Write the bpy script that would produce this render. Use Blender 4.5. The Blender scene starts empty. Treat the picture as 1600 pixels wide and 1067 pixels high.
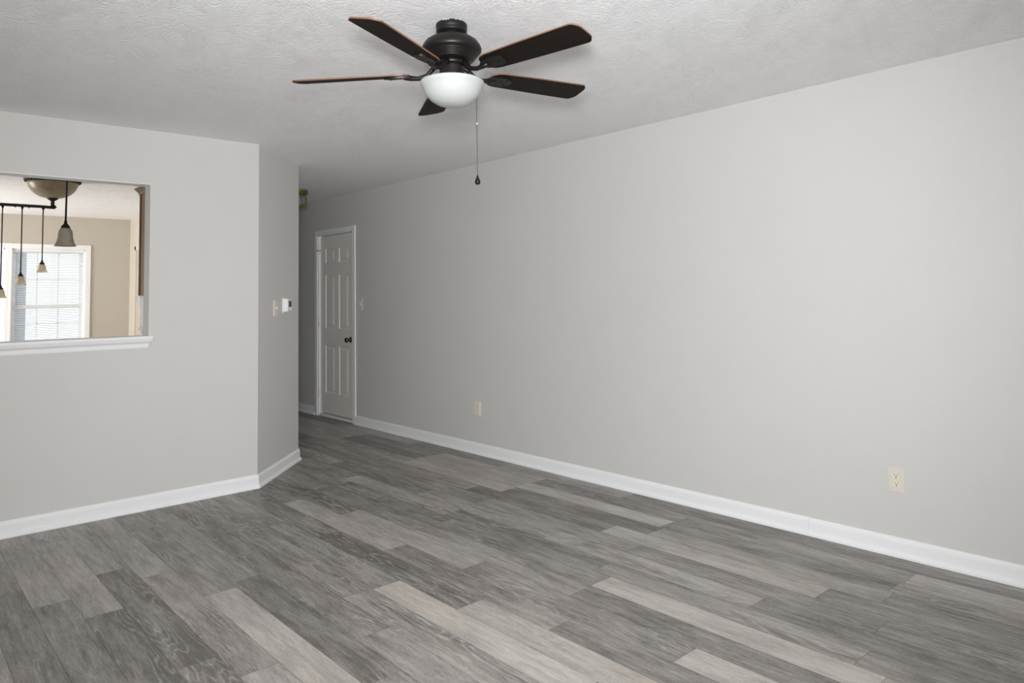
import bpy, bmesh, math, random
from mathutils import Vector, Matrix

S = bpy.context.scene
COL = S.collection
PI = math.pi

# ------------------------------------------------------------------ camera
cam_data = bpy.data.cameras.new('camera')
cam = bpy.data.objects.new('camera', cam_data)
COL.objects.link(cam)
cam_data.sensor_width = 36.0
cam_data.lens = 1116.728 / 1600 * 36
cam_data.shift_y = -(533.5 - 390.804) / 1600
cam_data.clip_start = 0.05
R2 = Vector((0.7438122, -0.6681696, -0.0171108))
U2 = Vector((-0.0288225, -0.0576407, 0.9979212))
B2 = Vector((-0.6677669, -0.7417730, -0.0621322))
M = Matrix((R2, U2, B2)).transposed().to_4x4()
M.translation = Vector((0, 0, 1.32453))
cam.matrix_world = M
S.camera = cam

# ------------------------------------------------------------------ world, big lights, exposure
SKY, BACK_FILL_W, KITCHEN_W, FLASH_W = 1.75, 65.0, 94.0, 500.0
S.view_settings.view_transform = 'Standard'
S.view_settings.look = 'None'
S.view_settings.exposure = -0.05
S.view_settings.gamma = 1.0
S.view_settings.use_curve_mapping = False
S.cycles.use_denoising = True
S.cycles.max_bounces = 12
S.cycles.diffuse_bounces = 8
S.cycles.sample_clamp_indirect = 8.0

world = bpy.data.worlds.new('overcast_sky')
S.world = world
world.use_nodes = True
bg = world.node_tree.nodes['Background']
bg.inputs[0].default_value = (0.93, 0.97, 1.0, 1)
bg.inputs[1].default_value = SKY


def area_lamp(name, loc, direction, sx, sy, watts, color=(1, 1, 1), portal=False, spread=PI):
    d = bpy.data.lights.new(name, 'AREA')
    d.shape = 'RECTANGLE'
    d.size, d.size_y = sx, sy
    d.energy = watts
    d.color = color
    d.spread = spread
    o = bpy.data.objects.new(name, d)
    COL.objects.link(o)
    o.location = loc
    o.rotation_euler = Vector(direction).to_track_quat('-Z', 'Y').to_euler()
    if portal:
        d.cycles.is_portal = True
    return o


# fill from behind the photographer, at an added unseen window; tilted up for the ceiling
area_lamp('back_window_fill', (-0.45, -1.30, 1.25), (0, 1, 0.42), 2.1, 1.9, BACK_FILL_W, (1.0, 0.975, 0.94))
# extra light added to brighten kitchen and dining room, out of frame to the left
area_lamp('dining_side_fill', (-1.62, 9.4, 1.35), (1, 0, 0), 1.8, 1.5, KITCHEN_W, (1.0, 0.97, 0.93), spread=math.radians(125))
# portals for the sky at the dining windows in view
area_lamp('sky_portal', (1.72, 10.99, 1.43), (0, -1, 0), 0.85, 1.3, 1.0, portal=True)
area_lamp('sky_portal', (0.845, 10.99, 1.43), (0, -1, 0), 0.85, 1.3, 1.0, portal=True)
# the photographer's flash on top of the camera (its shadows of the fan blades fall on the ceiling)
fl = bpy.data.lights.new('camera_flash', 'SPOT')
fl.energy, fl.spot_size, fl.spot_blend, fl.shadow_soft_size = FLASH_W, math.radians(102), 1.0, 0.11
fl.color = (0.975, 0.985, 1.0)
flash = bpy.data.objects.new('camera_flash', fl)
COL.objects.link(flash)
flash.location = (-0.02, 0.0, 1.56)
flash.rotation_euler = Vector((0.672, 0.738, -0.035)).to_track_quat('-Z', 'Y').to_euler()


# ------------------------------------------------------------------ materials
def principled(name, color, rough=0.5, metal=0.0, spec=0.5):
    m = bpy.data.materials.new(name)
    m.use_nodes = True
    b = m.node_tree.nodes['Principled BSDF']
    b.inputs['Base Color'].default_value = (*color, 1)
    b.inputs['Roughness'].default_value = rough
    b.inputs['Metallic'].default_value = metal
    b.inputs['Specular IOR Level'].default_value = spec
    return m


class NT:
    """small wrapper to write node trees compactly"""
    def __init__(self, m):
        self.t = m.node_tree
        self.b = self.t.nodes['Principled BSDF']

    def n(self, typ, ins=None, **kw):
        x = self.t.nodes.new(typ)
        for k, v in kw.items():
            setattr(x, k, v)
        for k, v in (ins or {}).items():
            if isinstance(v, bpy.types.NodeSocket):
                self.t.links.new(v, x.inputs[k])
            else:
                x.inputs[k].default_value = v
        return x

    def math(self, op, a, b=0.0, clamp=False):
        return self.n('ShaderNodeMath', {0: a, 1: b}, operation=op, use_clamp=clamp).outputs[0]

    def mix(self, fac, a, b, blend='MIX'):
        x = self.n('ShaderNodeMix', data_type='RGBA', blend_type=blend)
        for i, v in ((0, fac), (6, a), (7, b)):
            if isinstance(v, bpy.types.NodeSocket):
                self.t.links.new(v, x.inputs[i])
            elif i == 0:
                x.inputs[0].default_value = v
            else:
                x.inputs[i].default_value = (*v, 1)
        return x.outputs[2]

    def ramp(self, fac, lo, hi):
        return self.n('ShaderNodeMapRange', {0: fac, 1: lo, 2: hi, 3: 0.0, 4: 1.0}, clamp=True).outputs[0]

    def link(self, a, b):
        self.t.links.new(a, b)


def painted(name, color, rough, bump_scale, bump_strength, mottling=0.02):
    m = principled(name, color, rough, spec=0.3)
    t = NT(m)
    co = t.n('ShaderNodeTexCoord').outputs['Object']
    nz = t.n('ShaderNodeTexNoise', {'Vector': co, 'Scale': bump_scale, 'Detail': 3.0})
    bp = t.n('ShaderNodeBump', {'Height': nz.outputs[0], 'Strength': bump_strength, 'Distance': 0.004})
    t.link(bp.outputs[0], t.b.inputs['Normal'])
    n2 = t.n('ShaderNodeTexNoise', {'Vector': co, 'Scale': 3.0, 'Detail': 4.0})
    hi = tuple(min(1, c * (1 + mottling)) for c in color)
    lo = tuple(c * (1 - mottling) for c in color)
    t.link(t.mix(n2.outputs[0], lo, hi), t.b.inputs['Base Color'])
    return m


GREIGE = (0.635, 0.626, 0.61)
m_wall = painted('greige_wall_paint', GREIGE, 0.6, 160, 0.12)
m_kwall = painted('beige_kitchen_paint', (0.52, 0.48, 0.42), 0.6, 160, 0.12)
m_ktan = painted('tan_door_paint', (0.44, 0.39, 0.33), 0.5, 60, 0.05)
m_trim = painted('white_semigloss_trim', (0.86, 0.87, 0.88), 0.35, 40, 0.03, 0.01)
m_door = painted('off_white_door_paint', (0.80, 0.78, 0.74), 0.4, 60, 0.04, 0.01)


def ceiling_material():
    m = principled('textured_white_ceiling', (0.925, 0.93, 0.945), 0.85, spec=0.2)
    t = NT(m)
    co = t.n('ShaderNodeTexCoord').outputs['Object']
    warp = t.n('ShaderNodeTexNoise', {'Vector': co, 'Scale': 4.0, 'Detail': 2.0})
    off = t.n('ShaderNodeVectorMath', {0: warp.outputs[1], 1: (0.5, 0.5, 0.5)}, operation='MULTIPLY').outputs[0]
    co2 = t.n('ShaderNodeVectorMath', {0: co, 1: off}, operation='ADD').outputs[0]
    # strokes of a stomp brush: short ridges pointing in changing directions
    w1 = t.n('ShaderNodeTexWave', {'Vector': co2, 'Scale': 20.0, 'Distortion': 7.0, 'Detail': 3.0, 'Detail Scale': 2.2},
             wave_type='BANDS', bands_direction='DIAGONAL')
    n1 = t.n('ShaderNodeTexNoise', {'Vector': co2, 'Scale': 58.0, 'Detail': 4.0, 'Roughness': 0.65})
    n2 = t.n('ShaderNodeTexNoise', {'Vector': co, 'Scale': 9.0, 'Detail': 2.0})
    ridg = t.math('MULTIPLY', t.ramp(w1.outputs['Fac'], 0.35, 0.95), t.ramp(n2.outputs[0], 0.25, 0.5))
    h = t.math('ADD', t.math('MULTIPLY', ridg, 0.35), t.ramp(n1.outputs[0], 0.30, 0.75))
    bp = t.n('ShaderNodeBump', {'Height': h, 'Strength': 0.62, 'Distance': 0.0048})
    t.link(bp.outputs[0], t.b.inputs['Normal'])
    return m


m_ceiling = ceiling_material()


def floor_material():
    m = principled('grey_wood_look_planks', (0.3, 0.28, 0.26), 0.42, spec=0.35)
    t = NT(m)
    at = t.n('ShaderNodeAttribute', attribute_name='plank')
    sep = t.n('ShaderNodeSeparateColor', {0: at.outputs['Color']})
    tone, seed, knot = sep.outputs[0], sep.outputs[1], sep.outputs[2]
    co = t.n('ShaderNodeTexCoord').outputs['Object']
    sh = t.n('ShaderNodeCombineXYZ', {0: t.math('MULTIPLY', seed, 41.0), 1: t.math('MULTIPLY', seed, 67.0), 2: t.math('MULTIPLY', seed, 23.0)}).outputs[0]
    v = t.n('ShaderNodeVectorMath', {0: co, 1: sh}, operation='ADD').outputs[0]

    def scaled(s):
        return t.n('ShaderNodeVectorMath', {0: v, 1: s}, operation='MULTIPLY').outputs[0]
    fine = t.n('ShaderNodeTexNoise', {'Vector': scaled((190, 16, 1)), 'Scale': 1.0, 'Detail': 5.0, 'Roughness': 0.65}).outputs[0]
    streak = t.n('ShaderNodeTexNoise', {'Vector': scaled((48, 5.0, 1)), 'Scale': 1.0, 'Detail': 4.0, 'Roughness': 0.6}).outputs[0]
    broad = t.n('ShaderNodeTexNoise', {'Vector': scaled((10, 2.0, 1)), 'Scale': 1.0, 'Detail': 3.0}).outputs[0]
    speck = t.n('ShaderNodeTexNoise', {'Vector': scaled((420, 60, 1)), 'Scale': 1.0, 'Detail': 3.0, 'Roughness': 0.7}).outputs[0]
    warm = t.n('ShaderNodeTexNoise', {'Vector': scaled((4, 0.9, 1)), 'Scale': 1.0, 'Detail': 2.0}).outputs[0]
    # cathedral figure: nested growth rings around stretched knots
    ring_n = t.n('ShaderNodeTexNoise', {'Vector': scaled((8.0, 1.0, 1)), 'Scale': 1.0, 'Detail': 2.5, 'Roughness': 0.42}).outputs[0]
    rings = t.math('SINE', t.math('MULTIPLY', ring_n, 120.0))
    ring_line = t.math('MULTIPLY', t.ramp(rings, 0.2, 0.95), t.ramp(fine, 0.30, 0.55))
    mask_n = t.n('ShaderNodeTexNoise', {'Vector': scaled((11, 1.5, 1)), 'Scale': 1.0, 'Detail': 2.0, 'W': 3.0}, noise_dimensions='4D').outputs[0]
    mask = t.ramp(t.math('ADD', mask_n, t.math('MULTIPLY', knot, 0.16)), 0.60, 0.72)
    f = t.math('ADD', tone, t.math('MULTIPLY', t.math('SUBTRACT', broad, 0.5), 0.75))
    f = t.math('ADD', f, t.math('MULTIPLY', t.math('SUBTRACT', streak, 0.5), 0.85))
    f = t.math('ADD', f, t.math('MULTIPLY', t.math('SUBTRACT', fine, 0.5), 0.85))
    f = t.math('ADD', f, t.math('MULTIPLY', t.math('SUBTRACT', speck, 0.5), 0.8))
    f = t.math('SUBTRACT', f, t.math('MULTIPLY', mask, 0.14), True)
    f = t.math('ADD', f, t.math('MULTIPLY', t.math('MULTIPLY', ring_line, mask), 0.30), True)
    c = t.mix(f, (0.125, 0.116, 0.106), (0.55, 0.522, 0.488))
    wf = t.math('MULTIPLY', t.ramp(warm, 0.52, 0.74), t.ramp(tone, 0.25, 0.75))
    c = t.mix(t.math('MULTIPLY', wf, 0.8), c, (1.0, 0.93, 0.84), 'MULTIPLY')
    t.link(c, t.b.inputs['Base Color'])
    hh = t.math('ADD', fine, t.math('MULTIPLY', t.math('MULTIPLY', ring_line, mask), 0.5))
    bp = t.n('ShaderNodeBump', {'Height': hh, 'Strength': 0.12, 'Distance': 0.002})
    t.link(bp.outputs[0], t.b.inputs['Normal'])
    t.link(t.n('ShaderNodeMapRange', {0: fine, 1: 0.2, 2: 0.8, 3: 0.36, 4: 0.55}).outputs[0], t.b.inputs['Roughness'])
    return m


m_floor = floor_material()
m_gap = principled('dark_plank_seam', (0.05, 0.047, 0.043), 0.8)
m_ktile = painted('beige_vinyl_floor', (0.42, 0.36, 0.29), 0.4, 20, 0.05)


def wood(name, dark, light, rough=0.45, axis=0, spec=0.4):
    m = principled(name, dark, rough, spec=spec)
    t = NT(m)
    co = t.n('ShaderNodeTexCoord').outputs['Object']
    s = [60, 60, 60]
    s[axis] = 4
    v = t.n('ShaderNodeVectorMath', {0: co, 1: tuple(s)}, operation='MULTIPLY').outputs[0]
    nz = t.n('ShaderNodeTexNoise', {'Vector': v, 'Scale': 1.0, 'Detail': 4.0})
    t.link(t.mix(t.ramp(nz.outputs[0], 0.3, 0.7), dark, light), t.b.inputs['Base Color'])
    return m


m_espresso = wood('espresso_blade_underside', (0.006, 0.004, 0.003), (0.012, 0.008, 0.006), 0.6, spec=0.15)
m_walnut = wood('reddish_walnut_blade_face', (0.14, 0.062, 0.032), (0.22, 0.105, 0.055), 0.5)
m_cherry = wood('brown_cabinet_wood', (0.075, 0.028, 0.009), (0.125, 0.050, 0.018), 0.6, axis=2, spec=0.05)
m_cherry_light = wood('brown_cabinet_side', (0.24, 0.15, 0.09), (0.32, 0.22, 0.15), 0.5, axis=2, spec=0.1)
m_bronze = principled('dark_bronze_metal', (0.012, 0.0105, 0.0095), 0.42, 0.4)
m_black = principled('black_metal', (0.012, 0.011, 0.010), 0.5, 0.4)
m_brass = principled('aged_brass', (0.24, 0.19, 0.065), 0.4, 0.8)
m_knob = principled('dark_antique_brass', (0.16, 0.12, 0.07), 0.22, 1.0)
m_steel = principled('bright_screw_steel', (0.7, 0.7, 0.7), 0.3, 1.0)
m_hinge = principled('tarnished_hinge', (0.10, 0.09, 0.075), 0.4, 0.7)
m_chain = principled('grey_pull_chain', (0.10, 0.097, 0.093), 0.5, 0.3)
m_cream = principled('cream_plastic', (0.72, 0.69, 0.60), 0.4)
m_cream_in = principled('cream_receptacle_plastic', (0.79, 0.75, 0.64), 0.35)
m_white_pl = principled('white_plastic', (0.84, 0.85, 0.86), 0.35)
m_lcd = principled('dark_display', (0.05, 0.055, 0.05), 0.25)
m_slot = principled('dark_slot', (0.03, 0.025, 0.02), 0.7)
m_blind = principled('white_vinyl_blind', (0.85, 0.86, 0.87), 0.45)
m_cord = principled('grey_wand_plastic', (0.35, 0.38, 0.42), 0.3)
m_post = painted('blue_grey_exterior_paint', (0.40, 0.45, 0.54), 0.7, 20, 0.1)
m_ground = painted('pale_concrete', (0.5, 0.5, 0.5), 0.9, 20, 0.2)


def frosted(name, color, sub=0.0, trans=0.0, rough=0.25):
    m = principled(name, color, rough)
    b = m.node_tree.nodes['Principled BSDF']
    t = NT(m)
    tr = t.n('ShaderNodeBsdfTranslucent', {0: (*color, 1)})
    mx = t.n('ShaderNodeMixShader', {0: trans, 1: b.outputs[0], 2: tr.outputs[0]})
    t.link(mx.outputs[0], t.t.nodes['Material Output'].inputs['Surface'])
    return m


m_opal = frosted('opal_white_glass', (0.53, 0.545, 0.545), trans=0.12, rough=0.3)


def alabaster(name, a, b, trans, rough=0.3, scale=9.0):
    m = frosted(name, a, trans=trans, rough=rough)
    t = NT(m)
    co = t.n('ShaderNodeTexCoord').outputs['Object']
    nz = t.n('ShaderNodeTexNoise', {'Vector': co, 'Scale': scale, 'Detail': 3.0, 'Distortion': 1.5})
    c = t.mix(t.ramp(nz.outputs[0], 0.3, 0.7), a, b)
    t.link(c, t.b.inputs['Base Color'])
    for n in t.t.nodes:
        if n.type == 'BSDF_TRANSLUCENT':
            t.link(c, n.inputs[0])
    return m


m_amber = alabaster('amber_alabaster_glass', (0.42, 0.34, 0.23), (0.54, 0.45, 0.32), 0.35)
m_shade = alabaster('cream_alabaster_shade', (0.82, 0.78, 0.66), (0.90, 0.87, 0.76), 0.65)
m_smoke = alabaster('smoky_alabaster_shade', (0.38, 0.345, 0.31), (0.60, 0.54, 0.46), 0.45)


def glass_material():
    m = bpy.data.materials.new('window_glass')
    m.use_nodes = True
    nt = m.node_tree
    nt.nodes.clear()
    o = nt.nodes.new('ShaderNodeOutputMaterial')
    g = nt.nodes.new('ShaderNodeBsdfGlossy')
    g.inputs['Roughness'].default_value = 0.02
    tr = nt.nodes.new('ShaderNodeBsdfTransparent')
    tr.inputs[0].default_value = (0.95, 0.97, 0.97, 1)
    mx = nt.nodes.new('ShaderNodeMixShader')
    mx.inputs[0].default_value = 0.06
    nt.links.new(tr.outputs[0], mx.inputs[1])
    nt.links.new(g.outputs[0], mx.inputs[2])
    nt.links.new(mx.outputs[0], o.inputs[0])
    return m


m_glass = glass_material()


# ------------------------------------------------------------------ mesh helpers
def add_box(bm, x0, x1, y0, y1, z0, z1, bev=0.0, mat=0, seg=2):
    r = bmesh.ops.create_cube(bm, size=1.0)
    vs = r['verts']
    for v in vs:
        v.co = Vector(((x0 + x1) / 2 + v.co.x * (x1 - x0), (y0 + y1) / 2 + v.co.y * (y1 - y0), (z0 + z1) / 2 + v.co.z * (z1 - z0)))
    fs = list({f for v in vs for f in v.link_faces})
    for f in fs:
        f.material_index = mat
    if bev > 0:
        es = list({e for v in vs for e in v.link_edges})
        rb = bmesh.ops.bevel(bm, geom=es, offset=bev, segments=seg, affect='EDGES', profile=0.6)
        for f in rb['faces']:
            f.material_index = mat


def add_prism(bm, pts, z0, z1, mat=0):
    lo = [bm.verts.new((x, y, z0)) for x, y in pts]
    hi = [bm.verts.new((x, y, z1)) for x, y in pts]
    n = len(pts)
    fs = [bm.faces.new(lo[::-1]), bm.faces.new(hi)]
    for i in range(n):
        fs.append(bm.faces.new((lo[i], lo[(i + 1) % n], hi[(i + 1) % n], hi[i])))
    for f in fs:
        f.material_index = mat


def add_lathe(bm, prof, seg=48, c=(0, 0, 0), mat=0, cap=True):
    rings = []
    for r, z in prof:
        if r < 1e-6:
            rings.append([bm.verts.new((c[0], c[1], c[2] + z))])
        else:
            rings.append([bm.verts.new((c[0] + r * math.cos(2 * PI * i / seg), c[1] + r * math.sin(2 * PI * i / seg), c[2] + z)) for i in range(seg)])
    for a, b in zip(rings[:-1], rings[1:]):
        for i in range(seg):
            j = (i + 1) % seg
            if len(a) == 1 and len(b) == 1:
                continue
            if len(a) == 1:
                f = bm.faces.new((a[0], b[i], b[j]))
            elif len(b) == 1:
                f = bm.faces.new((a[i], b[0], a[j]))
            else:
                f = bm.faces.new((a[i], b[i], b[j], a[j]))
            f.material_index = mat
            f.smooth = True
    if cap:
        for k in (0, -1):
            if len(rings[k]) > 1:
                f = bm.faces.new(rings[k])
                f.material_index = mat


def add_tube(bm, pts, radii, seg=12, mat=0):
    pts = [Vector(p) for p in pts]
    if not isinstance(radii, (list, tuple)):
        radii = [radii] * len(pts)
    rings = []
    up = Vector((0, 0, 1))
    for i, p in enumerate(pts):
        d = (pts[min(i + 1, len(pts) - 1)] - pts[max(i - 1, 0)]).normalized()
        u = up if abs(d.dot(up)) < 0.95 else Vector((1, 0, 0))
        a = d.cross(u).normalized()
        b = a.cross(d).normalized()
        rings.append([bm.verts.new(p + (a * math.cos(2 * PI * k / seg) + b * math.sin(2 * PI * k / seg)) * radii[i]) for k in range(seg)])
    for A, B in zip(rings[:-1], rings[1:]):
        for k in range(seg):
            f = bm.faces.new((A[k], A[(k + 1) % seg], B[(k + 1) % seg], B[k]))
            f.smooth = True
            f.material_index = mat
    for R in (rings[0], rings[-1]):
        bm.faces.new(R).material_index = mat


def obj(name, bm, mats, parent=None, kind=None, label=None):
    bmesh.ops.recalc_face_normals(bm, faces=bm.faces[:])
    me = bpy.data.meshes.new(name)
    bm.to_mesh(me)
    bm.free()
    for m in (mats if isinstance(mats, (list, tuple)) else [mats]):
        me.materials.append(m)
    o = bpy.data.objects.new(name, me)
    COL.objects.link(o)
    if parent:
        o.parent = parent
    if kind:
        o['kind'] = kind
    if label:
        o['label'] = label
    return o


def struct(name, bm, mats, label=None):
    return obj(name, bm, mats, None, 'structure', label)


def thing(name, loc, label, cat, rotz=0.0, group=None):
    o = bpy.data.objects.new(name, None)
    o.empty_display_size = 0.05
    COL.objects.link(o)
    o.location = loc
    o.rotation_euler = (0, 0, rotz)
    o['label'], o['category'] = label, cat
    if group:
        o['group'] = group
    return o


NB = bmesh.new

# ------------------------------------------------------------------ room shell
H = 2.44
XR = 3.827                      # right wall face
YL = 5.0176                     # pass-through wall face
YLB = 5.133                     # its kitchen side
XC = 2.0711                     # outside corner
XA, YA = 2.6645, 5.6272         # end of the 45 degree wall
XJ = 1.349                      # right jamb of the pass-through
YK = 10.8                       # far dining wall face
YB = -1.2                       # back wall face
XL = -1.6                       # left limit of the rooms
YH = 9.4                        # end of the hall
DY0, DY1, DZ = 6.784, 7.581, 2.045   # hall door opening

# floor: individual planks as faces of one mesh, with a dark bed showing in the seams
random.seed(11)
PW, PL = 0.147, 1.22
X0 = 0.566
bm = NB()
layer = bm.loops.layers.float_color.new('plank')
known = {0: 3.775, 1: 3.503, 2: 4.015, 4: 3.384, 8: 2.92, 9: 2.488, 10: 3.305, 13: 2.258, 14: 4.81, 17: 1.496, 11: 1.60, 12: 1.03 + 2.44}
# tone of the plank lying just beyond (+y) and just before (-y) the known joint
tones = {0: (0.52, 0.26), 1: (0.56, 0.16), 2: (0.44, 0.18), 4: (0.34, 0.68), 8: (0.36, 0.78), 9: (0.24, 0.66),
         10: (0.62, 0.36), 13: (0.32, 0.74), 14: (0.34, 0.55), 17: (0.64, 0.34), 11: (0.34, 0.66), 12: (0.3, 0.4)}
knots = {0: (0.0, 0.2), 1: (0.0, 1.0), 2: (0.3, 1.0), 4: (0.7, 0.0), 8: (0.5, 0.0), 9: (1.0, 0.0), 10: (0.1, 0.6), 13: (0.8, 0.0), 14: (0.5, 0.1), 17: (0.0, 0.9)}
g = 0.0006
for i in range(-15, 23):
    xa, xb = X0 + i * PW, X0 + (i + 1) * PW
    xb = min(xb, XR - 0.004)
    if xa > XR - 0.01:
        continue
    y_known = known.get(i, random.uniform(0, PL) + 2.0)
    k0 = math.floor((YB - y_known) / PL)
    k1 = math.ceil((YH - y_known) / PL)
    for k in range(k0, k1):
        ya, yb = max(YB, y_known + k * PL), min(YH, y_known + (k + 1) * PL)
        tone = random.choice([0.20, 0.26, 0.30, 0.34, 0.38, 0.44, 0.56, 0.66])
        kn = random.choice([0.0, 0.2, 0.5, 1.0])
        if i in tones and k in (0, -1):
            tone = tones[i][0 if k == 0 else 1]
            if i in knots:
                kn = knots[i][0 if k == 0 else 1]
        vs = [bm.verts.new(p) for p in ((xa + g, ya + g, 0), (xb - g, ya + g, 0), (xb - g, yb - g, 0), (xa + g, yb - g, 0))]
        f = bm.faces.new(vs)
        col = (tone, random.random(), kn, 1)
        for l in f.loops:
            l[layer] = col
add_box(bm, XL - 0.12, XR + 0.14, YB - 0.12, YLB - 0.03, -0.05, -0.0015, mat=1)
add_box(bm, 2.02, XR + 0.14, YLB - 0.03, YH + 0.12, -0.05, -0.0015, mat=1)
struct('floor', bm, [m_floor, m_gap], 'grey wood-look plank floor')

bm = NB()
add_box(bm, XL - 0.12, 2.66, YLB - 0.02, YK + 0.12, -0.06, -0.008)
struct('floor_dining', bm, m_ktile)

bm = NB()
add_box(bm, XL - 0.12, XR + 0.12, YB - 0.12, YK + 0.12, H, H + 0.1)
struct('ceiling', bm, m_ceiling, 'white brush-textured ceiling')

# right wall: recess for the hall door, solid outer skin
bm = NB()
add_box(bm, XR, XR + 0.10, YB - 0.12, DY0, 0, H)
add_box(bm, XR, XR + 0.10, DY1, YH + 0.12, 0, H)
add_box(bm, XR, XR + 0.10, DY0, DY1, DZ, H)
add_box(bm, XR + 0.10, XR + 0.14, YB - 0.12, YH + 0.12, 0, H)
struct('wall_right', bm, m_wall, 'long bare greige wall on the right')

# pass-through wall
XO = -0.25
bm = NB()
add_box(bm, XL, XO, YL, YLB, 0, H)
add_box(bm, XJ, XC, YL, YLB, 0, H)
add_box(bm, XO, XJ, YL, YLB, 0, 1.078)
add_box(bm, XO, XJ, YL, YLB, 2.086, H)
struct('wall_left', bm, m_wall, 'greige wall with the kitchen pass-through')

bm = NB()
add_prism(bm, [(XC, YL), (XA, YA), (XA, 5.76), (2.59, 5.76), (XC - 0.05, YLB), (XC - 0.001, YLB - 0.05)], 0, H)
struct('wall_angled', bm, m_wall, 'narrow greige wall set at an angle')

bm = NB()
add_box(bm, 2.66, 2.77, 5.90, YK + 0.12, 0, H)
add_box(bm, 2.60, 2.70, 5.76, 5.90, 0, H)
struct('wall_hall', bm, [m_wall])
bm = NB()
add_box(bm, 2.655, 2.66, 5.76, YK, 0, H)
struct('wall_dining_right', bm, m_kwall, 'beige side wall of the dining room')
bm = NB()
add_box(bm, XL, 2.02, YLB, YLB + 0.004, 0, 1.07)
add_box(bm, XL, XO, YLB, YLB + 0.004, 1.07, H)
add_box(bm, XJ, 2.02, YLB, YLB + 0.004, 1.07, H)
struct('wall_kitchen', bm, m_kwall)
bm = NB()
add_box(bm, 2.77, XR, YH, YH + 0.12, 0, H)
struct('wall_hall_end', bm, m_wall)

# far dining wall with two window openings
W1 = (1.318, 2.120)
W2 = (0.443, 1.245)
WZ0, WZ1 = 0.80, 2.01
bm = NB()
add_box(bm, XL, W2[0], YK, YK + 0.12, 0, H)
add_box(bm, W2[1], W1[0], YK, YK + 0.12, WZ0, WZ1)
add_box(bm, W1[1], 2.66, YK, YK + 0.12, 0, H)
add_box(bm, W2[0], W1[1], YK, YK + 0.12, 0, WZ0)
add_box(bm, W2[0], W1[1], YK, YK + 0.12, WZ1, H)
struct('wall_dining', bm, m_kwall, 'beige far wall of the dining room')

# left limit and back wall, each with an unseen opening added for its fill lamp
bm = NB()
add_box(bm, XL - 0.12, XL, YB - 0.12, 8.5, 0, H)
add_box(bm, XL - 0.12, XL, 10.3, YK + 0.12, 0, H)
add_box(bm, XL - 0.12, XL, 8.5, 10.3, 0, 0.6)
add_box(bm, XL - 0.12, XL, 8.5, 10.3, 2.1, H)
struct('wall_side', bm, m_wall)
bm = NB()
add_box(bm, XL, -1.5, YB - 0.12, YB, 0, H)
add_box(bm, 0.6, XR, YB - 0.12, YB, 0, H)
add_box(bm, -1.5, 0.6, YB - 0.12, YB, 0, 0.3)
add_box(bm, -1.5, 0.6, YB - 0.12, YB, 2.2, H)
struct('wall_back', bm, m_wall)

# ------------------------------------------------------------------ baseboards
HB = 0.0937
PROF = [(0.0, 0.0), (0.0245, 0.0), (0.0245, 0.010), (0.021, 0.018), (0.0135, 0.023), (0.0125, 0.030),
        (0.0125, HB - 0.022), (0.0105, HB - 0.012), (0.006, HB - 0.004), (0.005, HB), (0.0, HB)]


def baseboard(name, path, ends=None):
    """sweep the profile along a path on the floor; the room lies to the right of the travel direction"""
    bm = NB()
    pts = [Vector((x, y)) for x, y in path]
    rings = []
    for i, p in enumerate(pts):
        nrm = []
        for a, b in ((i - 1, i), (i, i + 1)):
            if 0 <= a and b < len(pts):
                d = (pts[b] - pts[a]).normalized()
                nrm.append(Vector((d.y, -d.x)))
        if len(nrm) == 2:
            n = (nrm[0] + nrm[1]).normalized()
            n /= n.dot(nrm[0])
        else:
            n = nrm[0]
            if ends and ends.get(i):
                n = n + ends[i] * Vector((-n.y, n.x))
        rings.append([bm.verts.new((p.x + n.x * o, p.y + n.y * o, z)) for o, z in PROF])
    for A, B in zip(rings[:-1], rings[1:]):
        for k in range(len(PROF)):
            j = (k + 1) % len(PROF)
            bm.faces.new((A[k], A[j], B[j], B[k]))
    bm.faces.new(rings[0])
    bm.faces.new(rings[-1])
    return struct(name, bm, m_trim)


CW = 0.057   # casing width
baseboard('baseboard_right', [(XR, DY0 - CW), (XR, 1.880)])
baseboard('baseboard_right_near', [(XR, 1.879), (XR, YB)])
baseboard('baseboard_hall', [(XR, YH), (XR, DY1 + CW)])
baseboard('baseboard_left', [(XL, YL), (XC, YL), (XA, YA), (XA, YA + 0.012)])

# ------------------------------------------------------------------ hall door
bm = NB()
T = 0.014
for ya, yb in ((DY0 - CW, DY0), (DY1, DY1 + CW)):
    add_box(bm, XR - T, XR, ya, yb, 0, DZ + 0.0, bev=0.003)
add_box(bm, XR - T, XR, DY0 - CW, DY1 + CW, DZ, DZ + 0.045, bev=0.003)
# jambs and stop
add_box(bm, XR - 0.004, XR + 0.10, DY0 - 0.001, DY0 + 0.019, 0, DZ)
add_box(bm, XR - 0.004, XR + 0.10, DY1 - 0.019, DY1 + 0.001, 0, DZ)
add_box(bm, XR - 0.004, XR + 0.10, DY0, DY1, DZ - 0.016, DZ + 0.001)
struct('trim_1', bm, m_trim, 'white casing around the hall door')
bm = NB()
add_box(bm, XR + 0.002, XR + 0.10, DY0 + 0.019, DY1 - 0.019, 0.0, 0.028, bev=0.003)
struct('trim_2', bm, m_trim, 'white threshold strip under the hall door')


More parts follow.
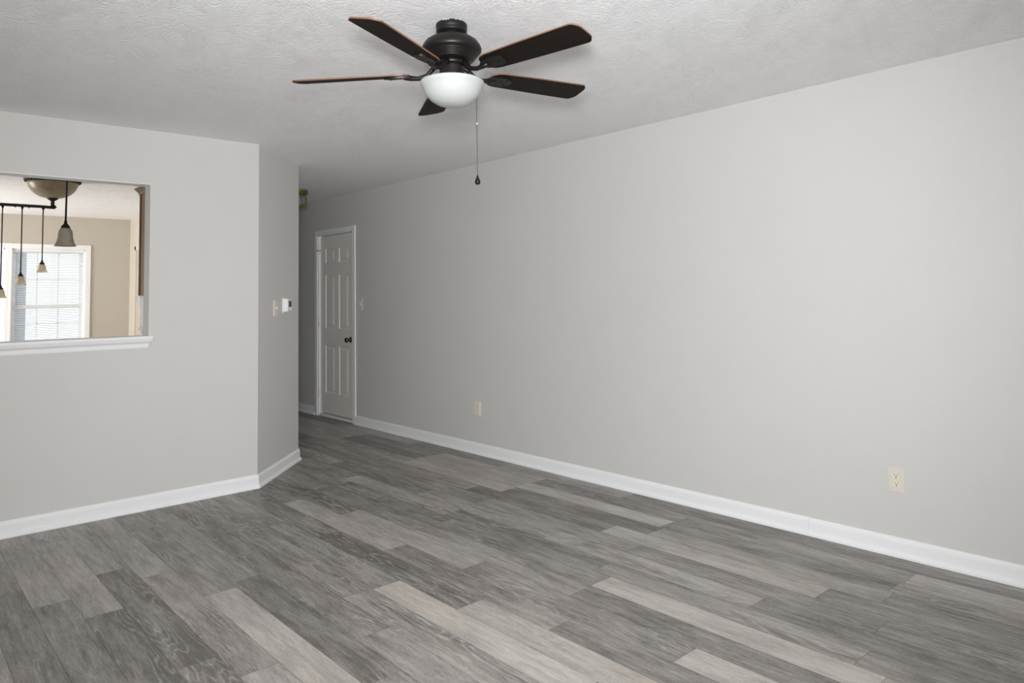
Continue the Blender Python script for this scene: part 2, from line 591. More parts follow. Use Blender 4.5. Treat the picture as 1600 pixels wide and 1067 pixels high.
def panel_door(name, ya, yb, z0, z1, xf, th, mat):
    """six-panel door whose face looks towards -x; one mesh with moulded raised panels"""
    bm = NB()
    w = yb - ya
    st, mid = 0.115, 0.10
    pw = (w - 2 * st - mid) / 2
    cols = [(ya + st, ya + st + pw), (yb - st - pw, yb - st)]
    hz = z1 - z0
    rows = [(z0 + 0.225 * hz / 1.99, z0 + 0.755 * hz / 1.99), (z0 + 0.945 * hz / 1.99, z0 + 1.545 * hz / 1.99), (z0 + 1.68 * hz / 1.99, z0 + 1.845 * hz / 1.99)]
    # stiles and rails as a grid with holes
    ys = sorted({ya, yb, *[v for c in cols for v in c]})
    zs = sorted({z0, z1, *[v for r in rows for v in r]})
    def quad(x, y0, y1, za, zb, x1=None):
        bm.faces.new([bm.verts.new(p) for p in ((x, y0, za), (x, y1, za), (x, y1, zb), (x, y0, zb))])
    for a, b in zip(ys[:-1], ys[1:]):
        for c, d in zip(zs[:-1], zs[1:]):
            hole = any(abs(a - q[0]) < 1e-6 for q in cols) and any(abs(c - r[0]) < 1e-6 for r in rows)
            if not hole:
                quad(xf, a, b, c, d)
            else:
                rings = []
                for ins, dx in ((0, 0), (0.004, 0.007), (0.014, 0.009), (0.022, 0.009), (0.040, 0.003), (0.043, 0.0025)):
                    rings.append([bm.verts.new(p) for p in ((xf + dx, a + ins, c + ins), (xf + dx, b - ins, c + ins), (xf + dx, b - ins, d - ins), (xf + dx, a + ins, d - ins))])
                for A, B in zip(rings[:-1], rings[1:]):
                    for k in range(4):
                        bm.faces.new((A[k], A[(k + 1) % 4], B[(k + 1) % 4], B[k]))
                bm.faces.new(rings[-1])
    # sides and back
    e = [(ya, z0), (yb, z0), (yb, z1), (ya, z1)]
    for k in range(4):
        (p, q), (r, s) = e[k], e[(k + 1) % 4]
        bm.faces.new([bm.verts.new(v) for v in ((xf, p, q), (xf, r, s), (xf + th, r, s), (xf + th, p, q))])
    quad(xf + th, ya, yb, z0, z1)
    bmesh.ops.remove_doubles(bm, verts=bm.verts[:], dist=1e-5)
    return struct(name, bm, mat, 'white six-panel door in the hall')


DX = XR + 0.022
door = panel_door('door_1', DY0 + 0.022, DY1 - 0.022, 0.040, 2.024, DX, 0.035, m_door)
bm = NB()
add_lathe(bm, [(0, 0.0), (0.032, 0.0), (0.032, 0.004), (0.026, 0.009), (0.012, 0.012), (0.011, 0.030), (0.017, 0.034), (0.026, 0.042), (0.028, 0.052), (0.023, 0.061), (0.010, 0.066), (0, 0.066)], 28, cap=False)
bmesh.ops.transform(bm, matrix=Matrix.Translation((DX, 6.880, 0.872)) @ Matrix.Rotation(-PI / 2, 4, 'Y'), verts=bm.verts[:])
obj('door_knob', bm, m_knob, door)
for z, m in ((1.865, m_door), (1.05, m_door), (0.25, m_door)):
    bm = NB()
    yh = DY1 - 0.021
    add_tube(bm, [(XR - 0.002, yh, z - 0.045), (XR - 0.002, yh, z + 0.045)], 0.007, 12)
    add_box(bm, XR - 0.001, XR + 0.022, yh - 0.003, yh + 0.001, z - 0.045, z + 0.045)
    hg = obj('door_hinge', bm, m, door)
    if z > 1.8:
        bm = NB()
        add_box(bm, XR - 0.016, XR + 0.020, yh - 0.006, yh + 0.030, z - 0.006, z + 0.004, bev=0.001)
        obj('hinge_pin', bm, m_hinge, hg)


# ------------------------------------------------------------------ pass-through sill
bm = NB()
add_box(bm, XO, XJ + 0.020, YL - 0.042, YL - 0.0005, 1.078, 1.101, bev=0.007, seg=3)
add_box(bm, XO, XJ - 0.0005, YL - 0.02, YLB + 0.012, 1.078, 1.101, bev=0.003)
# sloped apron moulding with its mitred return on the right
ap = [(0.0, 1.022), (0.006, 1.022), (0.010, 1.030), (0.013, 1.052), (0.024, 1.062), (0.030, 1.070), (0.031, 1.0785), (0.0, 1.0785)]
rings = [[bm.verts.new((XO, YL - o, z)) for o, z in ap],
         [bm.verts.new((XJ - 0.013 + o, YL - o, z)) for o, z in ap],
         [bm.verts.new((XJ - 0.013 + o, YL + 0.0, z)) for o, z in ap]]
for A, B in zip(rings[:-1], rings[1:]):
    for k in range(len(ap) - 1):
        bm.faces.new((A[k], A[k + 1], B[k + 1], B[k]))
add_box(bm, XO, XJ, YL, YLB, 2.081, 2.0862)  # white board added in place of the bright light on the soffit
struct('trim_3', bm, m_trim, 'white sill and apron of the pass-through, its lit soffit done as a white board')


# ------------------------------------------------------------------ ceiling fan
FX, FY = 1.753, 2.296
fan = thing('ceiling_fan', (FX, FY, H), 'dark bronze ceiling fan with five brown blades and a white glass bowl light', 'ceiling fan')
bm = NB()
add_lathe(bm, [(0.0, 0.0), (0.060, 0.0), (0.064, -0.004), (0.064, -0.020), (0.061, -0.026), (0.0635, -0.031), (0.063, -0.036), (0.052, -0.040), (0.040, -0.044), (0.040, -0.058), (0.0, -0.058)], 48, cap=False)
for a, w, hh in ((3.55, 0.004, 0.003), (3.72, 0.002, 0.005), (3.86, 0.003, 0.003), (4.35, 0.002, 0.003), (4.62, 0.003, 0.002)):   # chips of ceiling paint on its edge
    add_box(bm, 0.0630 * math.cos(a) - w, 0.0630 * math.cos(a) + w, 0.0630 * math.sin(a) - w, 0.0630 * math.sin(a) + w, -0.002 - hh, -0.0005, mat=1)
obj('canopy', bm, [m_black, m_opal], fan)
bm = NB()
prof = [(0.0, -0.054), (0.060, -0.054), (0.066, -0.056), (0.088, -0.064), (0.107, -0.077), (0.118, -0.093), (0.1225, -0.107), (0.121, -0.116), (0.114, -0.123)]
z = -0.123
for k in range(4):      # ribbed band
    r = 0.109 - 0.006 * k
    prof += [(r - 0.004, z - 0.0005), (r - 0.004, z - 0.0025), (r, z - 0.0035), (r, z - 0.0075)]
    z -= 0.0075
prof += [(0.086, z - 0.002), (0.078, z - 0.006), (0.058, z - 0.008), (0.0, z - 0.008)]
add_lathe(bm, prof, 64, cap=False)
motor = obj('motor_housing', bm, m_bronze, fan)
bm = NB()
add_lathe(bm, [(0, -0.158), (0.058, -0.158), (0.062, -0.161), (0.062, -0.172), (0.056, -0.177), (0, -0.177)], 40, cap=False)
obj('blade_hub', bm, m_bronze, fan)
bm = NB()
add_lathe(bm, [(0, -0.175), (0.050, -0.175), (0.051, -0.182), (0.051, -0.228), (0.053, -0.234), (0.0, -0.234)], 40, cap=False)
obj('switch_housing', bm, m_black, fan)
bm = NB()
add_lathe(bm, [(0.055, -0.242), (0.100, -0.2395), (0.122, -0.240), (0.130, -0.2435), (0.1315, -0.249), (0.1285, -0.257), (0.1225, -0.264), (0.1195, -0.271), (0.1145, -0.284), (0.104, -0.302), (0.087, -0.319), (0.063, -0.334), (0.035, -0.342), (0.0, -0.345)], 64, cap=False)
bowl = obj('glass_bowl', bm, m_opal, fan)
bmesh_cap = NB()
add_lathe(bmesh_cap, [(0, -0.232), (0.056, -0.232), (0.060, -0.236), (0.060, -0.246), (0.0, -0.246)], 40, cap=False)
obj('bowl_fitter', bmesh_cap, m_black, fan)


def blade_bm(k):
    """flat tapered blade, clipped tip, walnut face up and edges, espresso face down"""
    bm = NB()
    r0, r1 = 0.175, 0.655
    half = []
    # outline: (distance from the hub axis, half width)
    for x, w in ((r0, 0.022), (r0 + 0.006, 0.036), (r0 + 0.022, 0.049), (r0 + 0.05, 0.055), (r0 + 0.12, 0.058), (0.42, 0.0625), (0.600, 0.0665), (0.628, 0.0665), (0.637, 0.0645), (0.643, 0.060), (0.655, 0.043), (0.658, 0.034), (0.659, 0.024)):
        half.append((x, w))
    out = [(x, -w) for x, w in half] + [(x, w) for x, w in half[::-1]]
    th = 0.0055
    lo = [bm.verts.new((x, y, -th / 2)) for x, y in out]
    hi = [bm.verts.new((x, y, th / 2)) for x, y in out]
    bm.faces.new(lo[::-1]).material_index = 0
    bm.faces.new(hi).material_index = 1
    n = len(out)
    for i in range(n):
        bm.faces.new((lo[i], lo[(i + 1) % n], hi[(i + 1) % n], hi[i])).material_index = 1
    return bm


ZB = 2.234 - H
TILT = math.radians(12.0)
for k in range(5):
    a = math.radians(26.218 + 180 + 72 * k)
    lift = 0.020 * math.cos(a - math.atan2(R2.y, R2.x))     # the fan hangs very slightly out of level
    base = Matrix.Translation((0, 0, ZB)) @ Matrix.Rotation(a, 4, 'Z') @ Matrix.Rotation(-lift, 4, 'Y')
    mt = base @ Matrix.Rotation(-TILT, 4, 'X')
    b = blade_bm(k)
    bl = obj('blade', b, [m_espresso, m_walnut], fan)
    bl.matrix_local = mt
    # blade iron: curved arm from the hub and an oval plate under the blade root
    bm = NB()
    add_tube(bm, [(0.054, 0, 0.036), (0.075, 0, 0.024), (0.104, 0.0, -0.004), (0.140, 0, -0.014), (0.175, 0, -0.0105), (0.200, 0, -0.008)], [0.012, 0.0105, 0.0095, 0.0095, 0.011, 0.008], 12)
    pl = []
    for i in range(28):
        t = 2 * PI * i / 28
        x = 0.222 + 0.062 * math.cos(t)
        y = (0.034 + 0.006 * math.cos(t)) * math.sin(t)
        pl.append((x, y))
    lo = [bm.verts.new((x, y, -0.0105)) for x, y in pl]
    hi = [bm.verts.new((x, y, -0.0029)) for x, y in pl]
    bm.faces.new(lo[::-1])
    bm.faces.new(hi)
    for i in range(28):
        bm.faces.new((lo[i], lo[(i + 1) % 28], hi[(i + 1) % 28], hi[i]))
    iron = obj('blade_iron', bm, m_bronze, fan)
    iron.matrix_local = mt
    for px, py in ((0.240, 0.0), (0.258, 0.018), (0.258, -0.018)):
        bm = NB()
        add_lathe(bm, [(0.0, -0.0135), (0.004, -0.013), (0.0058, -0.0105), (0.0, -0.0104)], 12, (px, py, 0), cap=False)
        s = obj('screw', bm, m_bronze, iron)

# pull chain with its drop
cx, cy = 0.094 * R2.x + 0.096 * 0.668, 0.094 * R2.y + 0.096 * 0.742
bm = NB()
zc0, zc1 = -0.236, -0.610
d = Vector((cx, cy)).normalized()
add_tube(bm, [(d.x * 0.050, d.y * 0.050, -0.205), (cx * 0.75, cy * 0.75, -0.207), (cx, cy, -0.222), (cx, cy, -0.26)], 0.0018, 8)
n = 66
for i in range(n):
    zz = -0.25 + (zc1 + 0.25) * i / (n - 1)
    r = 0.0024
    add_lathe(bm, [(0.0009, r), (r * 0.8, r * 0.6), (r, 0), (r * 0.8, -r * 0.6), (0.0009, -r - 0.0010)], 6, (cx, cy, zz), cap=False)
add_tube(bm, [(cx, cy, -0.25), (cx, cy, zc1)], 0.0011, 6)
chain = obj('pull_chain', bm, m_chain, fan)
bm = NB()
add_lathe(bm, [(0.0, 0.0), (0.0020, -0.002), (0.0050, -0.012), (0.0100, -0.024), (0.0122, -0.032), (0.0105, -0.039), (0.0055, -0.0425), (0, -0.043)], 24, (cx, cy, zc1), cap=False)
obj('chain_drop', bm, m_bronze, chain)
bm = NB()
add_lathe(bm, [(0.0, 0.008), (0.0030, 0.006), (0.0034, 0.0), (0.0030, -0.006), (0, -0.008)], 12, (cx, cy, -0.392), cap=False)
obj('chain_connector', bm, m_steel, chain)


# ------------------------------------------------------------------ wall plates
def outlet_on_right(y, z, depth, label):
    o = thing('wall_outlet', (XR, y, z), label, 'outlet', group='wall outlets')
    W, Hh = 0.076, 0.118
    bm = NB()
    add_box(bm, -depth, 0, -W / 2, W / 2, -Hh / 2, Hh / 2, bev=min(0.0025, depth / 3))
    obj('cover_plate', bm, m_cream, o)
    for zz in (0.0205, -0.0205):
        bm = NB()
        pts = []
        for i in range(32):
            t = 2 * PI * i / 32
            x = 0.0172 * math.cos(t)
            y2 = max(-0.0135, min(0.0135, 0.0172 * math.sin(t)))
            pts.append((x, y2))
        fr = [bm.verts.new((-depth - 0.0022, x, zz + q)) for x, q in pts]
        bk = [bm.verts.new((-depth + 0.0005, x, zz + q)) for x, q in pts]
        bm.faces.new(fr)
        for i in range(32):
            bm.faces.new((fr[i], fr[(i + 1) % 32], bk[(i + 1) % 32], bk[i]))
        rc = obj('receptacle', bm, m_cream_in, o)
        bm = NB()
        x = -depth - 0.0024
        add_box(bm, x, x + 0.001, 0.0050, 0.0076, zz + 0.000, zz + 0.0090)
        add_box(bm, x, x + 0.001, -0.0076, -0.0050, zz + 0.001, zz + 0.0085)
        add_box(bm, x, x + 0.001, -0.0030, 0.0030, zz - 0.0095, zz - 0.0040, bev=0.0004)
        obj('slots', bm, m_slot, rc)
    bm = NB()
    add_lathe(bm, [(0, 0.0012), (0.0028, 0.0008), (0.0034, 0), (0, 0)], 12, cap=False)
    bmesh.ops.transform(bm, matrix=Matrix.Translation((-depth, 0, 0)) @ Matrix.Rotation(-PI / 2, 4, 'Y'), verts=bm.verts[:])
    obj('screw', bm, m_cream_in, o)
    return o


outlet_on_right(1.423, 0.374, 0.006, 'cream duplex outlet low on the right wall near the foreground')
outlet_on_right(4.715, 0.379, 0.013, 'small cream outlet low on the right wall, nearer the hall door')


def switch(name, mat4, label, depth, w=0.072):
    o = thing(name, (0, 0, 0), label, 'light switch', group='light switches')
    o.matrix_world = mat4
    bm = NB()
    add_box(bm, -w / 2, w / 2, -depth, 0, -0.059, 0.059, bev=0.002)
    obj('cover_plate', bm, m_cream, o)
    bm = NB()
    add_box(bm, -0.005, 0.005, -depth - 0.002, -depth + 0.001, -0.012, 0.012)
    vs = [bm.verts.new(p) for p in ((-0.0042, -depth - 0.001, -0.008), (0.0042, -depth - 0.001, -0.008), (0.0042, -depth - 0.001, 0.006), (-0.0042, -depth - 0.001, 0.006),
                                    (-0.0036, -depth - 0.013, 0.002), (0.0036, -depth - 0.013, 0.002), (0.0036, -depth - 0.012, 0.010), (-0.0036, -depth - 0.012, 0.010))]
    for q in ((0, 1, 5, 4), (1, 2, 6, 5), (2, 3, 7, 6), (3, 0, 4, 7), (4, 5, 6, 7)):
        bm.faces.new([vs[i] for i in q])
    obj('toggle', bm, m_cream_in, o)
    for zz in (0.030, -0.030):
        bm = NB()
        add_lathe(bm, [(0, 0.0012), (0.0028, 0.0008), (0.0034, 0), (0, 0)], 12, cap=False)
        bmesh.ops.transform(bm, matrix=Matrix.Translation((0, -depth, zz)) @ Matrix.Rotation(PI / 2, 4, 'X'), verts=bm.verts[:])
        obj('screw', bm, m_cream_in, o)
    return o


def frame(origin, along, normal):
    """local x runs along the wall, local -y points into the room"""
    a, n = Vector(along).normalized(), Vector(normal).normalized()
    m = Matrix((a, -n, Vector((0, 0, 1)))).transposed().to_4x4()
    m.translation = Vector(origin)
    return m


TA = Vector((XA - XC, YA - YL, 0)).normalized()
NA = Vector((TA.y, -TA.x, 0))


def on_angled(s, z):
    return Vector((XC, YL, z)) + TA * s


switch('light_switch', frame(on_angled(0.325, 1.253), TA, NA), 'cream light switch left of the thermostat on the narrow angled wall', 0.007)
switch('light_switch', frame((XR, 6.622, 1.251), (0, -1, 0), (-1, 0, 0)), 'cream light switch on the right wall beside the hall door', 0.006)

th = thing('thermostat', (0, 0, 0), 'small white square thermostat with a dark display on the angled wall', 'thermostat')
th.matrix_world = frame(on_angled(0.535, 1.272), TA, NA)
bm = NB()
add_box(bm, -0.060, 0.060, -0.008, 0, -0.058, 0.058, bev=0.003)
obj('back_plate', bm, m_white_pl, th)
bm = NB()
add_box(bm, -0.050, 0.050, -0.040, -0.007, -0.050, 0.050, bev=0.005, seg=3)
obj('body', bm, m_white_pl, th)
bm = NB()
add_box(bm, -0.028, 0.032, -0.0412, -0.0395, -0.014, 0.034)
obj('display', bm, m_lcd, th)
bm = NB()
for i in range(3):
    add_box(bm, -0.026 + i * 0.020, -0.012 + i * 0.020, -0.0418, -0.0395, -0.032, -0.025, bev=0.0008)
obj('buttons', bm, m_white_pl, th)

# ------------------------------------------------------------------ hall ceiling light
hl = thing('hall_ceiling_light', (3.275, 6.92, H), 'small brass and glass ceiling light half hidden at the hall entrance', 'ceiling light')
bm = NB()
add_lathe(bm, [(0, 0), (0.092, 0), (0.095, -0.005), (0.088, -0.012), (0.092, -0.017), (0.080, -0.024), (0.078, -0.034), (0.084, -0.040), (0.070, -0.046), (0, -0.046)], 40, cap=False)
for i in range(16):
    a = 2 * PI * i / 16
    add_lathe(bm, [(0, 0.008), (0.008, 0.004), (0.010, 0), (0.008, -0.005), (0, -0.008)], 8, (0.088 * math.cos(a), 0.088 * math.sin(a), -0.032), cap=False)
obj('canopy', bm, m_brass, hl)
for sx in (-1, 1):
    for sy in (-1, 1):
        bm = NB()
        add_box(bm, sx * 0.056 - 0.005, sx * 0.056 + 0.005, sy * 0.056 - 0.005, sy * 0.056 + 0.005, -0.172, -0.040, bev=0.0015)
        add_lathe(bm, [(0, 0), (0.006, -0.003), (0.007, -0.008), (0, -0.014)], 10, (sx * 0.056, sy * 0.056, -0.170), cap=False)
        obj('post', bm, m_brass, hl)
bm = NB()
for q in ((-0.056, 0.056, -0.060, -0.052), (-0.056, 0.056, 0.052, 0.060), (-0.060, -0.052, -0.056, 0.056), (0.052, 0.060, -0.056, 0.056)):
    add_box(bm, *q, -0.170, -0.162)
obj('frame', bm, m_brass, hl)
bm = NB()
for q in ((-0.056, 0.056, -0.060, -0.052), (-0.056, 0.056, 0.052, 0.060), (-0.060, -0.052, -0.056, 0.056), (0.052, 0.060, -0.056, 0.056)):
    add_box(bm, *q, -0.062, -0.054)
obj('frame', bm, m_brass, hl)
bm = NB()
for q in ((-0.052, 0.052, -0.055, -0.053), (-0.052, 0.052, 0.053, 0.055), (-0.055, -0.053, -0.052, 0.052), (0.053, 0.055, -0.052, 0.052)):
    add_box(bm, *q, -0.163, -0.058)
obj('glass_panel', bm, m_glass, hl)
bm = NB()
add_lathe(bm, [(0, -0.046), (0.012, -0.046), (0.013, -0.080), (0.018, -0.095), (0.026, -0.118), (0.022, -0.138), (0, -0.148)], 20, cap=False)
obj('bulb', bm, m_opal, hl)


# ------------------------------------------------------------------ dining windows and blinds
def build_window(n, xa, xb, cl, cr, with_label):
    bm = NB()
    # casing on the room side
    cw = 0.062
    yi = YK - 0.016
    add_box(bm, xb, xb + cr, yi, YK, WZ0 - 0.02, WZ1 + cw, bev=0.003)
    add_box(bm, xa - cl, xa, yi, YK, WZ0 - 0.02, WZ1 + cw, bev=0.003)
    add_box(bm, xa, xb, yi, YK, WZ1, WZ1 + cw, bev=0.003)
    add_box(bm, xa - cl, xb + cr, YK - 0.05, YK, WZ0 - 0.022, WZ0, bev=0.004)
    # jamb liner
    add_box(bm, xa, xa + 0.012, YK, YK + 0.12, WZ0, WZ1)
    add_box(bm, xb - 0.012, xb, YK, YK + 0.12, WZ0, WZ1)
    add_box(bm, xa, xb, YK, YK + 0.12, WZ1 - 0.012, WZ1)
    add_box(bm, xa, xb, YK, YK + 0.12, WZ0, WZ0 + 0.012)
    w = struct('window_%d' % n, bm, m_trim, with_label)
    zm = 1.275
    for nm, z0, z1, y0 in (('upper_sash', zm - 0.02, WZ1 - 0.012, YK + 0.085), ('lower_sash', WZ0 + 0.012, zm + 0.025, YK + 0.055)):
        bm = NB()
        a, b = xa + 0.012, xb - 0.012
        r = 0.040
        add_box(bm, a, a + r, y0, y0 + 0.028, z0, z1)
        add_box(bm, b - r, b, y0, y0 + 0.028, z0, z1)
        add_box(bm, a + r, b - r, y0, y0 + 0.028, z0, z0 + r)
        add_box(bm, a + r, b - r, y0, y0 + 0.028, z1 - r, z1)
        for k in (1, 2):
            xm = a + r + (b - a - 2 * r) * k / 3
            add_box(bm, xm - 0.008, xm + 0.008, y0 + 0.008, y0 + 0.022, z0 + r, z1 - r)
        zc = (z0 + z1) / 2
        add_box(bm, a + r, b - r, y0 + 0.008, y0 + 0.022, zc - 0.008, zc + 0.008)
        s = obj(nm, bm, m_trim, w)
        bm = NB()
        add_box(bm, a + r, b - r, y0 + 0.013, y0 + 0.016, z0 + r, z1 - r)
        obj('pane', bm, m_glass, s)
    return w


def build_blind(xa, xb, label, wand_x):
    yb = YK + 0.028
    o = thing('window_blind', ((xa + xb) / 2, yb, WZ1 - 0.012), label, 'blind', group='dining window blinds')
    L = (xb - xa) / 2 - 0.016
    bm = NB()
    add_box(bm, -L, L, -0.014, 0.014, -0.028, 0, bev=0.002)
    obj('headrail', bm, m_blind, o)
    bm = NB()
    n = 52
    drop = WZ1 - 0.012 - WZ0 - 0.055
    tilt = math.radians(-24)
    for i in range(n):
        zc = -0.040 - (drop - 0.02) * i / (n - 1)
        rows = []
        for q in range(4):
            u = -0.0125 + 0.025 * q / 3
            cr = 0.0016 * (1 - (u / 0.0125) ** 2)
            y = u * math.cos(tilt) - cr * math.sin(tilt)
            z = u * math.sin(tilt) + cr * math.cos(tilt)
            rows.append((y, z))
        top = [[bm.verts.new((x, y, zc + z)) for x in (-L, L)] for y, z in rows]
        bot = [[bm.verts.new((x, y, zc + z - 0.0006)) for x in (-L, L)] for y, z in rows]
        for q in range(3):
            bm.faces.new((top[q][0], top[q][1], top[q + 1][1], top[q + 1][0]))
            bm.faces.new((bot[q][0], bot[q + 1][0], bot[q + 1][1], bot[q][1]))
        for s in (0, 1):
            bm.faces.new([top[q][s] for q in range(4)] + [bot[q][s] for q in range(3, -1, -1)])
        bm.faces.new((top[0][0], bot[0][0], bot[0][1], top[0][1]))
        bm.faces.new((top[3][0], top[3][1], bot[3][1], bot[3][0]))
    obj('slats', bm, m_blind, o)
    bm = NB()
    add_box(bm, -L, L, -0.013, 0.013, -drop - 0.052, -drop - 0.036, bev=0.002)
    obj('bottom_rail', bm, m_blind, o)
    for u in (-0.62, 0.0, 0.62):
        bm = NB()
        add_tube(bm, [(u * L, -0.0155, -0.02), (u * L, -0.0155, -drop - 0.04)], 0.0012, 6)
        obj('ladder_cord', bm, m_blind, o)
    if wand_x is not None:
        bm = NB()
        add_tube(bm, [(wand_x - (xa + xb) / 2, -0.022, -0.012), (wand_x - (xa + xb) / 2 - 0.008, -0.024, -0.02), (wand_x - (xa + xb) / 2 - 0.022, -0.024, -0.71)], 0.0045, 8)
        obj('wand', bm, m_cord, o)
    return o


build_window(1, *W1, 0.0363, 0.062, 'bright white dining room window seen through the pass-through')
build_window(2, *W2, 0.062, 0.0363, 'second dining room window, cut off by the left edge')
build_blind(*W1, 'white slatted blind on the bright dining window in full view', 1.398)
build_blind(*W2, 'white slatted blind at the far left edge, on the cut-off dining window', None)

# beyond the dining windows
bm = NB()
add_box(bm, 1.40, 1.585, 11.6, 11.8, -0.1, 2.9, bev=0.01)
add_box(bm, 1.37, 1.615, 11.57, 11.83, -0.1, 0.80, bev=0.01)
po = obj('porch_post', bm, m_post)
po['label'], po['category'] = 'blue-grey post outside, blurred behind the dining window blind', 'post'
bm = NB()
add_box(bm, -4, 6, YK + 0.13, 16, -0.2, -0.1)
gr = struct('ground', bm, m_ground)

# ------------------------------------------------------------------ dining side door casing at the far right
bm = NB()
for ya, yb in ((9.35, 9.41), (10.43, 10.49)):
    add_box(bm, 2.635, 2.655, ya, yb, 0, 2.057, bev=0.003)
add_box(bm, 2.635, 2.655, 9.35, 10.49, 2.0, 2.057, bev=0.003)
struct('trim_4', bm, m_kwall, 'pale door casing on the dining room side wall')
bm = NB()
add_box(bm, 2.645, 2.655, 9.41, 10.43, 0.0, 2.0)
struct('door_2', bm, m_ktan, 'pale door on the dining room side wall')

# ------------------------------------------------------------------ kitchen wall cabinet behind the jamb
CX0, CX1, CY0, CY1, CZ0, CZ1 = 1.386, 1.98, YLB + 0.006, 5.400, 1.362, 2.065
cab = thing('wall_cabinet', (1.68, 5.27, CZ0), 'brown wood wall cabinet with light crown moulding behind the pass-through jamb', 'cabinet')
o3 = Vector(cab.location)


def rel(bm):
    bmesh.ops.translate(bm, vec=-o3, verts=bm.verts[:])
    return bm


bm = NB()
add_box(bm, CX0, CX1, CY0, CY1 - 0.045, CZ0, CZ1, mat=0)
obj('body', rel(bm), m_cherry_light, cab)
bm = NB()
add_box(bm, CX0 - 0.002, CX1, CY1 - 0.045, CY1, CZ0, CZ1)
obj('face_frame', rel(bm), m_cherry, cab)
for xa, xb in ((CX0 + 0.004, CX0 + 0.292), (CX0 + 0.298, CX1 - 0.006)):
    bm = NB()
    add_box(bm, xa, xb, CY1, CY1 + 0.020, CZ0 + 0.004, CZ1 - 0.03, bev=0.004)
    add_box(bm, xa + 0.06, xb - 0.06, CY1 + 0.018, CY1 + 0.026, CZ0 + 0.06, CZ1 - 0.09, bev=0.004)
    dd = obj('door', rel(bm), m_cherry, cab)
bm = NB()
cp = [(0.0, CZ1 - 0.004), (0.006, CZ1 - 0.004), (0.010, CZ1 + 0.010), (0.024, CZ1 + 0.028), (0.030, CZ1 + 0.032), (0.030, CZ1 + 0.040), (0.0, CZ1 + 0.040)]
rg = [[bm.verts.new((CX0 - q, CY0, z)) for q, z in cp], [bm.verts.new((CX0 - q, CY1 + q, z)) for q, z in cp], [bm.verts.new((CX1, CY1 + q, z)) for q, z in cp]]
for A, B in zip(rg[:-1], rg[1:]):
    for k in range(len(cp)):
        bm.faces.new((A[k], A[(k + 1) % len(cp)], B[(k + 1) % len(cp)], B[k]))
bm.faces.new(rg[0])
bm.faces.new(rg[-1])
obj('crown_moulding', rel(bm), m_cherry_light, cab)

# white ridged holder hanging under the cabinet
hx, hy, hz = 1.412, 5.395, CZ0
hd = thing('under_cabinet_holder', (hx, hy, hz), 'narrow white ridged holder hanging under the brown wall cabinet', 'holder')
bm = NB()
add_box(bm, -0.036, 0.022, -0.022, 0.022, -0.007, -0.0005, bev=0.001)
add_box(bm, -0.036, -0.028, -0.018, 0.018, -0.055, -0.006, bev=0.001)
obj('mount', bm, m_white_pl, hd)
bm = NB()
pr = [(0.0, -0.006), (0.0165, -0.006), (0.0165, -0.042)]
z = -0.042
for i in range(15):
    pr += [(0.0135, z - 0.002), (0.0135, z - 0.005), (0.0165, z - 0.007), (0.0165, z - 0.0105)]
    z -= 0.0118
pr += [(0.0165, -0.224), (0.0, -0.224)]
add_lathe(bm, pr, 24, cap=False)
obj('ridged_column', bm, m_white_pl, hd)
bm = NB()
add_lathe(bm, [(0, -0.212), (0.017, -0.212), (0.030, -0.230), (0.031, -0.236), (0, -0.236)], 24, cap=False)
obj('flared_foot', bm, m_white_pl, hd)
bm = NB()
add_tube(bm, [(-0.004, 0, -0.234), (-0.004, 0, -0.325)], 0.008, 14)
obj('stem', bm, m_white_pl, hd)

# ------------------------------------------------------------------ chandelier with bar and pendants
LX, LY = 1.219, 7.58
ch = thing('chandelier', (LX, LY, H), 'amber glass ceiling bowl with a black bar carrying small cream pendant shades', 'chandelier')
bm = NB()
add_lathe(bm, [(0, 0), (0.222, 0), (0.226, -0.006), (0.220, -0.014), (0.212, -0.020), (0.206, -0.030), (0.198, -0.036), (0.19, -0.040), (0, -0.040)], 64, cap=False)
for i in range(36):
    a = 2 * PI * i / 36
    add_lathe(bm, [(0, 0.010), (0.010, 0.006), (0.013, 0), (0.009, -0.008), (0, -0.012)], 8, (0.210 * math.cos(a), 0.210 * math.sin(a), -0.020), cap=False)
obj('ceiling_plate', bm, m_black, ch)
bm = NB()
add_lathe(bm, [(0.198, -0.030), (0.200, -0.036), (0.196, -0.052), (0.184, -0.082), (0.165, -0.110), (0.138, -0.136), (0.104, -0.156), (0.065, -0.168), (0.028, -0.172), (0, -0.172)], 64, cap=False)
obj('glass_bowl', bm, m_amber, ch)
bm = NB()
add_lathe(bm, [(0, -0.166), (0.044, -0.170), (0.043, -0.178), (0.030, -0.188), (0.016, -0.196), (0.013, -0.205), (0.019, -0.212), (0.014, -0.224), (0.016, -0.240), (0, -0.246)], 32, cap=False)
obj('finial', bm, m_black, ch)
bm = NB()
zb = 2.188 - H
add_tube(bm, [(0.020, 0, zb + 0.020), (0.024, 0, zb + 0.006), (0.012, 0, zb - 0.004), (-0.02, 0, zb - 0.002), (-0.10, 0, zb), (-0.62, 0, zb - 0.001)], [0.010, 0.013, 0.014, 0.0135, 0.0135, 0.0135], 14)
for xx in (-0.18, -0.28):
    add_lathe(bm, [(0, 0), (0.006, -0.002), (0.006, -0.008), (0, -0.010)], 10, (xx, 0, zb - 0.011), cap=False)
obj('bar', bm, m_black, ch)


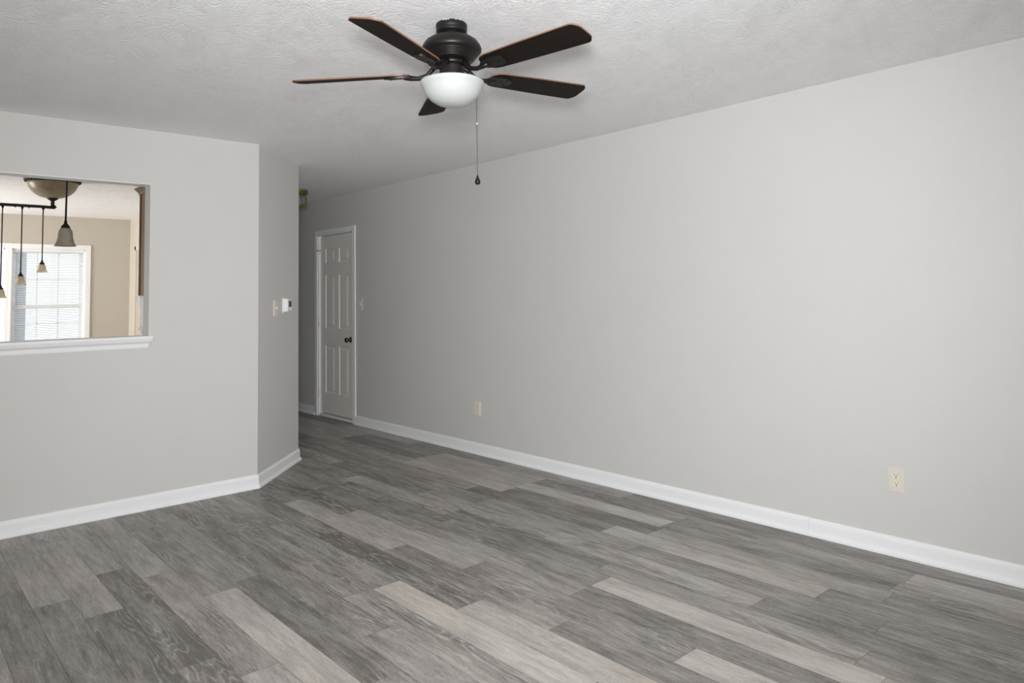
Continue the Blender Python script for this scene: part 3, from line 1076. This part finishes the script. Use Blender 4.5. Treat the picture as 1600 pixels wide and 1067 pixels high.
def bell(h, r0, r1):
    """outer then inner skin of a bell shade hanging below z = 0"""
    o = [(r0 * 0.95, 0.0), (r0 * 1.15, -0.03 * h), (r0 * 1.45, -0.15 * h), (r0 * 1.6, -0.35 * h), (r0 * 1.75 * 0.5 + r1 * 0.31, -0.55 * h), (r1 * 0.80, -0.80 * h), (r1 * 0.93, -0.94 * h), (r1, -h)]
    i = [(r * 0.94 - 0.0005, z - 0.0005 if k < len(o) - 1 else z) for k, (r, z) in enumerate(o)][::-1]
    return o + i


for px, ztop, zrim, zcap in ((1.1485 - LX, zb, 1.595 - H, 1.668 - H), (0.991 - LX, zb, 1.484 - H, 1.560 - H), (0.848 - LX, zb, 1.370 - H, 1.446 - H)):
    bm = NB()
    add_lathe(bm, [(0, 0), (0.012, -0.001), (0.011, -0.012), (0.005, -0.026), (0, -0.027)], 12, (px, 0, ztop - 0.008), cap=False)
    add_tube(bm, [(px, 0, ztop - 0.01), (px, 0, zcap + 0.03)], 0.0048, 8)
    pc = obj('pendant_cord', bm, m_black, ch)
    bm = NB()
    add_lathe(bm, [(0.004, 0.044), (0.008, 0.030), (0.012, 0.018), (0.020, 0.010), (0.022, 0.0), (0.020, -0.004), (0, -0.004)], 20, (px, 0, zcap), cap=False)
    obj('cap', bm, m_black, pc)
    bm = NB()
    add_lathe(bm, bell(zcap - zrim, 0.0195, 0.050), 32, (px, 0, zcap), cap=False)
    obj('shade', bm, m_shade, pc)

# single pendant hanging over the counter, nearer the pass-through
pd = thing('pendant_light', (1.035, 5.9, H), 'larger smoky bell shade pendant on a black rod in front of the amber bowl', 'pendant light')
bm = NB()
add_lathe(bm, [(0, 0), (0.060, 0), (0.062, -0.006), (0.050, -0.018), (0.020, -0.026), (0.008, -0.034), (0, -0.034)], 32, cap=False)
obj('canopy', bm, m_black, pd)
bm = NB()
add_tube(bm, [(0, 0, -0.02), (-0.004, 0, -0.54)], 0.0065, 10)
obj('rod', bm, m_black, pd)
bm = NB()
add_lathe(bm, [(0, -0.535), (0.009, -0.535), (0.011, -0.556), (0.024, -0.570), (0.030, -0.586), (0.030, -0.592), (0, -0.592)], 24, (-0.004, 0, 0), cap=False)
obj('cap', bm, m_black, pd)
bm = NB()
add_lathe(bm, bell(0.128, 0.029, 0.071), 40, (-0.004, 0, 1.852 - H), cap=False)
obj('shade', bm, m_smoke, pd)
